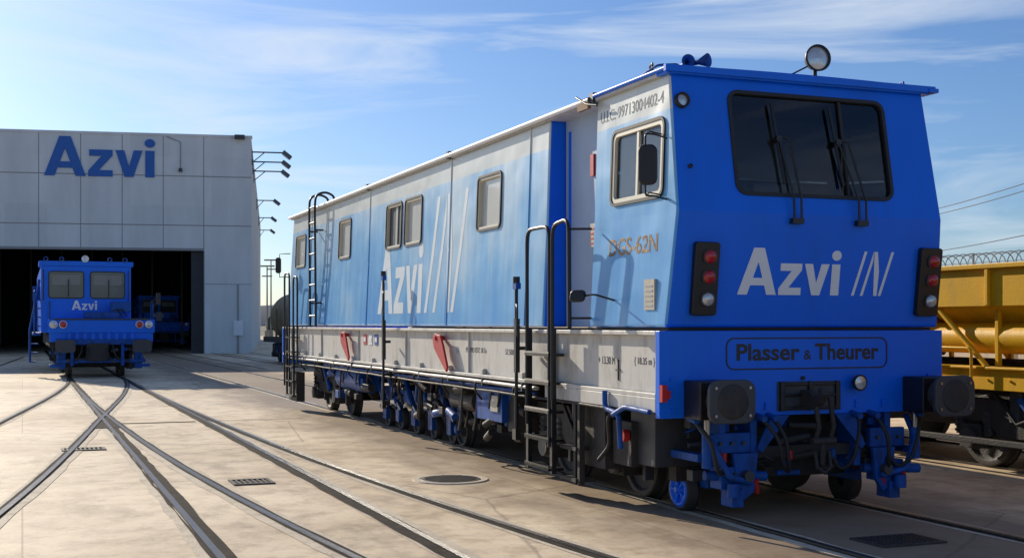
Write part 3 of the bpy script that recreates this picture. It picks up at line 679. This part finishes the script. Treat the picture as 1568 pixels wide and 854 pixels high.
for s in (-1,1):
    b.box(s*1.3-.06,s*1.3+.06,-6,8.6,1.0,1.25,YEL); b.box(s*1.3-.12,s*1.3+.12,-6,8.6,1.25,1.28,YEL)
    for k in range(12): y=-5.6+k*1.25; b.box(s*1.28-.03,s*1.28+.03,y,y+.06,1.28,2.0,YEL)
    for k in range(6):
        y=-5.5+k*2.5; b.tube([(s*1.36,y,1.25),(s*1.36,y+.9,2.0)],.035,YEL); b.tube([(s*1.45,y+.2,1.05),(s*1.45,y+.2,1.5),(s*1.45,y+.8,1.5),(s*1.45,y+.8,1.05)],.02,YEL,fil=.08)
        b.box(s*1.3-.2,s*1.3+.2,y+1.1,y+1.5,.75,1.15,YEL); b.cyl((s*1.5,y+1.3,.95),(s*1.3,y+1.3,.95),.13,YEL,14)
        b.cyl((s*1.32,y+1.4,1.35),(s*1.32,y+1.9,1.5),.05,DARK,10)
    b.box(s*1.4-.04,s*1.4+.04,-5,8,.35,.42,DARK)
    for k in range(40): y=-5.9+k*.36; b.cyl((s*1.36,y,1.12),(s*1.38,y,1.12),.018,YEL,6)
b.cyl((-1.12,-5,1.62),(-1.12,8,1.62),.19,YEL,20).cyl((1.12,-5,1.62),(1.12,8,1.62),.19,YEL,20)
b.box(-1.2,1.2,-6.1,-6.0,.9,1.4,YEL).box(-1.2,1.2,8.6,8.7,.9,1.4,YEL).box(-.9,.9,-6,8.6,.85,1.3,DARK).box(-.9,.9,-3,6,.5,.9,DARK)
b.obj()
bogie(hw,-4.2,1.8,cx=0,r=.45); bogie(hw,6.6,1.8,cx=0,r=.45); bogie(hw,1.6,1.8,cx=0,r=.45)

fw=empty('freight_wagon',W(6.9,36.6),TH)
TANK=pm('weathered_tank',(.30,.22,.10),.6,var=.4,scale=1,dirt=.6)
b=B('tank',fw); b.cyl((0,.4,2.1),(0,13,2.1),1.15,TANK,32); b.lathe([(0,1.15),(.2,1.0),(.32,.6),(.36,.001)],(0,.4,2.1),(0,-1,0),TANK,32)
b.cyl((0,5,3.2),(0,5,3.5),.35,TANK).box(-1.4,1.4,-.2,13.4,.95,1.2,DARK).box(-1.4,1.4,-.5,-.2,.9,1.3,DARK)
for s in (-1,1):
    b.cyl((s*.95,-.9,1.05),(s*.95,-.5,1.05),.22,DARK); b.tube([(s*1.3,-.3,1.2),(s*1.3,-.3,2.3),(s*1.3,.2,2.3)],.03,YEL)
    for k in range(6): b.box(s*1.3-.04,s*1.3+.04,2*k+.6,2*k+.7,1.2,2.5,TANK)
b.obj(); bogie(fw,2,1.8,cx=0); bogie(fw,11,1.8,cx=0)

# ============================================================ GROUND, TRACKS
def ground_mat():
    m=bpy.data.materials.new('concrete_yard'); m.use_nodes=True; nt=m.node_tree; b=nt.nodes['Principled BSDF']; L=nt.links.new; N=nt.nodes.new
    tc=N('ShaderNodeTexCoord'); mp=N('ShaderNodeMapping'); mp.inputs['Rotation'].default_value=(0,0,-TH); L(tc.outputs['Object'],mp.inputs[0])
    n1=N('ShaderNodeTexNoise'); n1.inputs['Scale'].default_value=.22; n1.inputs['Detail'].default_value=6; n1.inputs['Roughness'].default_value=.6; L(mp.outputs[0],n1.inputs['Vector'])
    n2=N('ShaderNodeTexNoise'); n2.inputs['Scale'].default_value=2.3; n2.inputs['Detail'].default_value=8; n2.inputs['Roughness'].default_value=.72; L(mp.outputs[0],n2.inputs['Vector'])
    c1=N('ShaderNodeValToRGB'); e=c1.color_ramp.elements; e[0].position=.34; e[0].color=(.60,.45,.29,1); e[1].position=.56; e[1].color=(.90,.73,.51,1)
    L(n1.outputs['Fac'],c1.inputs[0])
    c2=N('ShaderNodeValToRGB'); e=c2.color_ramp.elements; e[0].position=.33; e[0].color=(.64,.58,.52,1); e[1].position=.54; e[1].color=(1.04,1.03,1.0,1); L(n2.outputs['Fac'],c2.inputs[0])
    mx=N('ShaderNodeMix'); mx.data_type='RGBA'; mx.blend_type='MULTIPLY'; mx.inputs[0].default_value=1; L(c1.outputs[0],mx.inputs[6]); L(c2.outputs[0],mx.inputs[7])
    br=N('ShaderNodeTexBrick'); br.inputs['Scale'].default_value=1; br.inputs['Mortar Size'].default_value=.010; br.inputs['Mortar Smooth'].default_value=.3; br.inputs['Brick Width'].default_value=5.2; br.inputs['Row Height'].default_value=7.3; br.offset=.37
    br.inputs['Color1'].default_value=(1,1,1,1); br.inputs['Color2'].default_value=(.93,.93,.94,1); br.inputs['Mortar'].default_value=(.55,.48,.42,1)
    L(mp.outputs[0],br.inputs['Vector'])
    m2=N('ShaderNodeMix'); m2.data_type='RGBA'; m2.blend_type='MULTIPLY'; m2.inputs[0].default_value=.85; L(mx.outputs[2],m2.inputs[6]); L(br.outputs['Color'],m2.inputs[7])
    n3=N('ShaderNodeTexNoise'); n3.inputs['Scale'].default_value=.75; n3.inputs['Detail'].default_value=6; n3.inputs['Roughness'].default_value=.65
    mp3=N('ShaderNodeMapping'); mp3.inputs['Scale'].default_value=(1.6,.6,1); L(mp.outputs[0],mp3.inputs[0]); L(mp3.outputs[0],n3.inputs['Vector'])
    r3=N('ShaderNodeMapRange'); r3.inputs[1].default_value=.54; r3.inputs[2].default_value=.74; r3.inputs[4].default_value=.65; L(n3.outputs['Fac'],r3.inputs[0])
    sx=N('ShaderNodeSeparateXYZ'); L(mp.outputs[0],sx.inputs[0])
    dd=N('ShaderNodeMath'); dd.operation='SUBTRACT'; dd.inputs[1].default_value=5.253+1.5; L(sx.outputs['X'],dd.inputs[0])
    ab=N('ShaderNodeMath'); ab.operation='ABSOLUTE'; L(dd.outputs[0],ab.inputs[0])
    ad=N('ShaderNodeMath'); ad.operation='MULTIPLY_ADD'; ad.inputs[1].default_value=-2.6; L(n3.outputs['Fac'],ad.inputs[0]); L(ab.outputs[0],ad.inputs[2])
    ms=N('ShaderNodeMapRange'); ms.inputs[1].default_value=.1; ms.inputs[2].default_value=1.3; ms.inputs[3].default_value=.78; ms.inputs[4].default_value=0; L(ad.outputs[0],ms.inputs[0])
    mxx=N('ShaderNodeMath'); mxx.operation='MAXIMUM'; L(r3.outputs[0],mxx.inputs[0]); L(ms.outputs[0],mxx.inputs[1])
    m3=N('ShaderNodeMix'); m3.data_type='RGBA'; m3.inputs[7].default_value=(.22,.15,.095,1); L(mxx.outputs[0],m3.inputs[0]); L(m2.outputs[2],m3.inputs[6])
    vo=N('ShaderNodeTexVoronoi'); vo.feature='DISTANCE_TO_EDGE'; vo.inputs['Scale'].default_value=.22
    nd=N('ShaderNodeMix'); nd.data_type='VECTOR'; nd.inputs[0].default_value=.10; L(mp.outputs[0],nd.inputs[4]); L(n2.outputs['Color'],nd.inputs[5]); L(nd.outputs[1],vo.inputs['Vector'])
    rc=N('ShaderNodeMapRange'); rc.inputs[1].default_value=.0; rc.inputs[2].default_value=.005; rc.inputs[3].default_value=.5; rc.inputs[4].default_value=0; L(vo.outputs['Distance'],rc.inputs[0])
    m4=N('ShaderNodeMix'); m4.data_type='RGBA'; m4.inputs[7].default_value=(.16,.12,.09,1); L(rc.outputs[0],m4.inputs[0]); L(m3.outputs[2],m4.inputs[6])
    L(m4.outputs[2],b.inputs['Base Color']); b.inputs['Specular IOR Level'].default_value=.3
    rr_=N('ShaderNodeMapRange'); rr_.inputs[3].default_value=.5; rr_.inputs[4].default_value=.85; L(n2.outputs['Fac'],rr_.inputs[0]); L(rr_.outputs[0],b.inputs['Roughness'])
    bp=N('ShaderNodeBump'); bp.inputs['Strength'].default_value=.3; bp.inputs['Distance'].default_value=.03; L(n2.outputs['Fac'],bp.inputs['Height']); L(bp.outputs[0],b.inputs['Normal'])
    return m
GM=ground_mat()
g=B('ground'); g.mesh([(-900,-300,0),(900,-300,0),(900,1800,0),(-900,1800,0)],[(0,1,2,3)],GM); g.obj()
FM=pm('dry_field',(.16,.13,.07),.95,var=.4,scale=.02)
g=B('field'); g.mesh([(-900,190,.02),(900,190,.02),(900,1800,.02),(-900,1800,.02)],[(0,1,2,3)],FM); g.obj()
HM=pm('hazy_hill_vegetation',(.17,.19,.20),1,var=.2,scale=.01)  # distance haze is mixed into the hill colour
g=B('hills'); vs=[];fs=[]
for i in range(81):
    x=-1000+25*i; h=14+10*math.sin(i*.31)+6*math.sin(i*.83+1)+3*math.sin(i*2.1)
    vs+=[(x,1100,0),(x,1150,h*.9),(x,1300,h*1.1)]
    if i: 
        a=3*(i-1); fs+=[(a,a+3,a+4,a+1),(a+1,a+4,a+5,a+2)]
g.mesh(vs,fs,HM,True); g.obj()
TRM=pm('distant_foliage',(.06,.075,.05),1,var=.5,scale=.3)
g=B('distant_tree_row')
for i in range(240):
    x=-250+i*2.4+random.uniform(-1,1); y=330+random.uniform(-12,12); h=random.uniform(1.5,4.5); r=random.uniform(1.2,2.6)
    g.lathe([(0,.2),(h*.2,r*random.uniform(.7,1)),(h*.5,r*random.uniform(.8,1.1)),(h*.8,r*random.uniform(.4,.8)),(h,.01)],(x,y,0),(random.uniform(-.1,.1),0,1),TRM,6,False)
g.obj()

def catmull(pts,step=.6):
    out=[];P=[(2*pts[0][0]-pts[1][0],2*pts[0][1]-pts[1][1])]+list(pts)+[(2*pts[-1][0]-pts[-2][0],2*pts[-1][1]-pts[-2][1])]
    for i in range(1,len(P)-2):
        p0,p1,p2,p3=P[i-1:i+3]; n=max(2,int(abs(p2[0]-p1[0])/step))
        for k in range(n):
            t=k/n; out.append(tuple(.5*((2*p1[j])+(-p0[j]+p2[j])*t+(2*p0[j]-5*p1[j]+4*p2[j]-p3[j])*t*t+(-p0[j]+3*p1[j]-3*p2[j]+p3[j])*t**3) for j in (0,1)))
    out.append(tuple(pts[-1])); return out
layer=[0]
def track(pts,straight=False,wide=False,edge=True):
    """pts: (y,x) of right-hand rail in the yard frame"""
    li=layer[0]; layer[0]+=1; dz=li*.0013
    t=B('railway_track')
    c=pts if straight else catmull(pts)
    for off in (0,-1.73):
        inn=-1 if off==0 else 1
        def strip(a,bb,z,mat,h=0,jit=.012):
            a,bb=min(a,bb),max(a,bb); vs=[];fs=[]
            for i,(y,x) in enumerate(c):
                j=random.uniform(-jit,jit) if mat is not RAILM else 0; j2=random.uniform(-jit,jit) if mat is not RAILM else 0
                vs+=[W(x+off+a+j,y,z),W(x+off+bb+j2,y,z)]
                if i: k=2*(i-1); fs.append((k,k+1,k+3,k+2))
            t.mesh(vs,fs,mat)
            if h:
                for q in (0,1):
                    vv=[];ff=[]
                    for i,v in enumerate(vs[q::2]):
                        vv+=[v,(v[0],v[1],z-h)]
                        if i: k=2*(i-1); ff.append((k,k+2,k+3,k+1))
                    t.mesh(vv,ff,mat)
        if edge: strip(-.14,.14,.003+dz*.4,EDGE,jit=.02)
        if wide: strip(.034,inn*.13,.008+dz*.4,GROOVE); strip(-inn*.034,-inn*.06,.008+dz*.4,GROOVE)
        else: strip(inn*.085,-inn*.045 ,.008+dz*.4,GROOVE,jit=.008)
        strip(-.030,.030,.022+dz*.2,RAILM,.02)
    t.obj()
def seg(a,b,x,n=.5):
    k=int((b-a)/n); return [(a+(b-a)*i/k,x) for i in range(k+1)]
track(seg(-14,95,2.465),True)
track(seg(-14,80,-2.12),True,wide=True)
track([(-14,.9),(-8,-.15),(-1.2,-1.09),(6.3,-1.68),(15.8,-2.0),(26,-2.12)])
track([(45,-2.12),(33,-2.14),(25,-2.66),(15.4,-3.80),(2.66,-5.48),(-12,-8.2)])
track([(62,-5.2),(40,-6.8),(25,-9.0),(10,-12.6),(-10,-19)],edge=False)
track(seg(-14,100,7.765),True,edge=False)
track(seg(40,98,5.465),True,edge=False)

IRON=pm('cast_iron',(.06,.05,.042),.6,metal=.3,var=.4,scale=12,dirt=.5,dirtcol=(.16,.12,.09),bump=.3)
c=B('drainage_channel'); 
def quad(bd,x0,x1,y0,y1,z,mat): bd.mesh([W(x0,y0,z),W(x1,y0,z),W(x1,y1,z),W(x0,y1,z)],[(0,1,2,3)],mat)
quad(c,-3.6,-2.3,13.5,13.62,.009,GROOVE); quad(c,-1.9,-.3,13.55,13.60,.009,GROOVE); quad(c,-4.1,-3.6,12.6,13.9,.0125,GROOVE)
c.obj()
m=empty('manhole_cover',pix(690,734)); b=B('ring',m)
b.lathe([(.0,.44),(.012,.43),(.012,.36),(.006,.355)],(0,0,.001),(0,0,1),EDGE,40,False); b.lathe([(.006,.352),(.014,.34),(.014,.001)],(0,0,.001),(0,0,1),IRON,40,False)
for i in range(-5,6):
    w=math.sqrt(max(0,.3**2-(i*.055)**2)); b.box(-w,w,i*.055-.012,i*.055+.012,.0151,.021,IRON)
b.obj()
def grate(px,py,w,l,i):
    e=empty('drain_grate',pix(px,py),TH); b=B('frame',e)
    b.box(-w,w,-l,l,.001,.005,GROOVE)
    b.box(-w-.04,w+.04,-l-.04,-l,.001,.016,IRON).box(-w-.04,w+.04,l,l+.04,.001,.016,IRON).box(-w-.04,-w,-l,l,.001,.016,IRON).box(w,w+.04,-l,l,.001,.016,IRON)
    k=-w+.03
    while k<w: b.box(k,k+.025,-l,l,.0052,.014,IRON); k+=.06
    b.obj()
grate(385,738,.19,.19,0); grate(128,688,.26,.15,1); grate(1375,828,.28,.18,2)

# ============================================================ WORKSHOP BUILDING
A=R(11); bd=empty('workshop_building',(-15.96,76,0),A)
def wall_mat():
    m=bpy.data.materials.new('precast_panels'); m.use_nodes=True; nt=m.node_tree; b=nt.nodes['Principled BSDF']; L=nt.links.new; N=nt.nodes.new
    tc=N('ShaderNodeTexCoord'); mp=N('ShaderNodeMapping'); mp.inputs['Rotation'].default_value=(R(90),0,0); L(tc.outputs['Object'],mp.inputs[0])
    mp2=N('ShaderNodeMapping'); mp2.inputs['Scale'].default_value=(1,1,.25); L(tc.outputs['Object'],mp2.inputs[0])
    n=N('ShaderNodeTexNoise'); n.inputs['Scale'].default_value=.7; n.inputs['Detail'].default_value=6; n.inputs['Roughness'].default_value=.65; L(mp2.outputs[0],n.inputs['Vector'])
    c=N('ShaderNodeValToRGB'); e=c.color_ramp.elements; e[0].position=.3; e[0].color=(.66,.69,.68,1); e[1].position=.68; e[1].color=(.80,.83,.82,1); L(n.outputs['Fac'],c.inputs[0])
    br=N('ShaderNodeTexBrick'); br.offset=0; br.inputs['Scale'].default_value=1; br.inputs['Brick Width'].default_value=2.38; br.inputs['Row Height'].default_value=2.98; br.inputs['Mortar Size'].default_value=0.001
    br.inputs['Color1'].default_value=(1,1,1,1); br.inputs['Color2'].default_value=(.90,.90,.91,1); br.inputs['Mortar'].default_value=(.8,.8,.8,1); L(mp.outputs[0],br.inputs['Vector'])
    m2=N('ShaderNodeMix'); m2.data_type='RGBA'; m2.blend_type='MULTIPLY'; m2.inputs[0].default_value=1; L(c.outputs[0],m2.inputs[6]); L(br.outputs[0],m2.inputs[7])
    L(m2.outputs[2],b.inputs['Base Color']); b.inputs['Roughness'].default_value=.85; return m
WM=wall_mat(); JM=pm('joint_sealant',(.30,.30,.30),.8)
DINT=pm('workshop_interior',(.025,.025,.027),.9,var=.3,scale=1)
LB=68
b=B('walls',bd)
b.box(-2.84,0,0,.3,0,13.15,WM).box(-20,-2.84,0,.3,6.24,13.15,WM).box(-36,-20,0,.3,0,13.15,WM)
b.box(-.3,0,.3,LB,0,13.1,WM).box(-36,-35.7,.3,LB,0,13.1,WM).box(-35.7,-.3,LB-.3,LB,0,13.1,WM)
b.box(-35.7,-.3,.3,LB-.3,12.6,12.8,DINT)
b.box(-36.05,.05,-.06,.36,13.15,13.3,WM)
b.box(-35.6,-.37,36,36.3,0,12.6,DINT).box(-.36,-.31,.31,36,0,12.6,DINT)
b.obj()
b=B('panel_joints',bd)
for z in (10.75,7.77): b.box(-36,0,-.006,.0,z-.03,z+.03,JM)
for k in range(1,14):
    x=-2.84-2.38*(k-1)
    b.box(x-.025,x+.025,-.0045,.0,6.3 if x>-20 else 0,13.14,JM)
b.box(-20,-2.84,-.05,-.0,6.24,6.38,JM)
b.box(-2.84,-2.79,-.02,.0,0,6.24,JM)
b.box(-2.79,0,-.006,0,4.2,4.24,JM)
b.obj()
b=B('sign_lettering',bd); BS=pm('sign_blue',(.015,.12,.45),.5)
azvi(b,(-12.05,-.01,10.62),FR,(0,0,1),2.35,6.35,BS,dep=.06,lift=.0); b.obj()
b=B('door_and_fittings',bd)
DG=pm('door_grey',(.035,.037,.04),.6)
b.box(-3.6,-2.86,.35,.45,0,6.2,DG)
for k in range(5): b.box(-3.62,-2.86,.3,.36,.9+k*1.2,1.0+k*1.2,DG)
b.box(-1.05,-.5,-.25,-.001,1.1,2.0,WHITE).box(-.85,-.75,-.08,-.001,0,1.1,JM).tube([(-.8,-.06,2.0),(-.8,-.06,4.2)],.04,JM)
b.box(-1.0,-.4,-.4,-.07,13.05,13.3,DARKG).box(-4.3,-4.1,-.25,0,11.0,11.2,DARKG).tube([(-4.2,-.1,11.2),(-4.2,-.1,12.8),(-5,-.1,13.1)],.03,JM)
for k in range(8): b.box(-19+2*k,-18.9+2*k,12,12.1,.3,11.8,DG)
b.obj()
WL=pm('lamp_housing',(.10,.11,.12),.5)
for i,(y,z,l) in enumerate(((1.0,12.45,2.0),(4.5,12.3,2.0),(9.5,12.3,2.0),(27,12.0,1.5),(44,12.0,1.3),(60,12.0,1.2))):
    M=Matrix.Translation(Vector((-15.96,76,0)))@Matrix.Rotation(A,4,'Z')
    e=empty('wall_lamp',M@Vector((0,y,z)),A); b=B('bracket_and_head',e)
    b.tube([(-.05,0,0),(l,0,.0)],.045,WL); b.tube([(-.02,0,-.7),(l*.4,0,0)],.03,WL); b.box(-.02,.05,-.1,.1,-.8,.15,WL)
    M2=Matrix.Translation((l,0,-.02))@Matrix.Rotation(R(38),4,'Y')
    b.box(-.12,.5,-.25,.25,-.12,.12,WL,M2).box(-.05,.42,-.2,.2,-.15,-.121,LENS,M2); b.obj()

for (px,d,h) in ((409,150,8.8),(415,165,10.3)):
    e=empty('street_lamp',((px-784)/1900*d,d,0)); b=B('post',e); b.cyl((0,0,0),(0,0,h),.12,WL,10,r2=.07); b.box(-.9,.9,-.12,.12,h-.1,h+.08,WL); b.box(-.6,.6,-.1,.1,h-1.3,h-1.15,WL); b.box(-.25,.25,-.2,.2,0,1,WL); b.obj()
e=empty('security_wall',W(11.5,0),TH); b=B('concrete_wall',e); b.box(0,.2,-10,60,0,2.6,EDGE)
for k in range(24): b.box(-.06,.0,-10+3*k,-9.8+3*k,0,2.65,EDGE)
b.obj(); b=B('barbed_wire',e); pts=[]
for i in range(1800):
    t=i/12*2*math.pi; y=-2+i*.017; pts.append((.1+.22*math.cos(t),y,2.95+.18*math.sin(t)))
b.tube(pts,.011,JM,3)
for z in (2.78,2.95,3.1): b.tube([(.1,-10,z),(.1,60,z)],.007,JM,4)
for k in range(20): b.box(.09,.12,-9+3*k,-8.97+3*k,2.6,3.14,JM)
b.obj()
e=empty('power_line'); b=B('cables_and_poles',e)
def wire(p,q,sag,r=.018):
    p=Vector(p);q=Vector(q); b.tube([p.lerp(q,i/24)-Vector((0,0,sag*4*(i/24)*(1-i/24))) for i in range(25)],r,BLACK,5)
wire((24.2,85,8.8),(15.8,25,6.6),.5); wire((24.2,85,8.5),(15.8,25,6.35),.5); wire((24.2,85,6.3),(15.8,25,4.9),.4)
b.cyl((24.2,85,0),(24.2,85,9.2),.14,DARKG,10,r2=.09); b.cyl((15.8,25,0),(15.8,25,7),.14,DARKG,10,r2=.09); b.obj()

# ============================================================ CAMERA, LIGHT, SKY
cam=bpy.data.cameras.new('camera'); co=bpy.data.objects.new('camera',cam); COL.objects.link(co); scene.camera=co
co.location=(0,0,1.79); co.rotation_euler=(R(90),0,0); cam.sensor_width=36; cam.lens=1900/1568*36; cam.shift_y=.044; cam.clip_end=4000; cam.clip_start=.1
S=Vector((-.60,.838,.41)).normalized()
el=math.asin(S.z); az=math.atan2(S.x,S.y)
sun=bpy.data.lights.new('sun','SUN'); so=bpy.data.objects.new('sun',sun); COL.objects.link(so)
sun.energy=5.0; sun.angle=R(.5); sun.color=(1,.90,.74); so.rotation_euler=(-S).to_track_quat('-Z','Y').to_euler()
w=bpy.data.worlds.new('World'); scene.world=w; w.use_nodes=True; nt=w.node_tree; L=nt.links.new; N=nt.nodes.new
bg=nt.nodes['Background']; sk=N('ShaderNodeTexSky'); sk.sky_type='NISHITA'; sk.sun_disc=False; sk.sun_elevation=el; sk.sun_rotation=az; sk.air_density=1.0; sk.dust_density=.55; sk.ozone_density=3.5
tn=N('ShaderNodeMix'); tn.data_type='RGBA'; tn.blend_type='MULTIPLY'; tn.inputs[0].default_value=1; tn.inputs[7].default_value=(.74,.89,1.14,1); L(sk.outputs[0],tn.inputs[6])
tc=N('ShaderNodeTexCoord'); mp=N('ShaderNodeMapping'); mp.inputs['Rotation'].default_value=(R(8),R(-14),R(15)); mp.inputs['Scale'].default_value=(1.2,1.2,9); L(tc.outputs['Generated'],mp.inputs[0])
no=N('ShaderNodeTexNoise'); no.inputs['Scale'].default_value=2.2; no.inputs['Detail'].default_value=6; no.inputs['Roughness'].default_value=.58; no.inputs['Distortion'].default_value=.9; L(mp.outputs[0],no.inputs['Vector'])
r=N('ShaderNodeMapRange'); r.inputs[1].default_value=.50; r.inputs[2].default_value=.76; r.inputs[4].default_value=.68; L(no.outputs['Fac'],r.inputs[0])
mx=N('ShaderNodeMix'); mx.data_type='RGBA'; mx.inputs[7].default_value=(8.0,8.7,9.4,1); L(r.outputs[0],mx.inputs[0]); L(tn.outputs[2],mx.inputs[6]); L(mx.outputs[2],bg.inputs[0])
bg.inputs[1].default_value=.10
scene.view_settings.view_transform='Standard'; scene.view_settings.look='None'; scene.view_settings.exposure=0
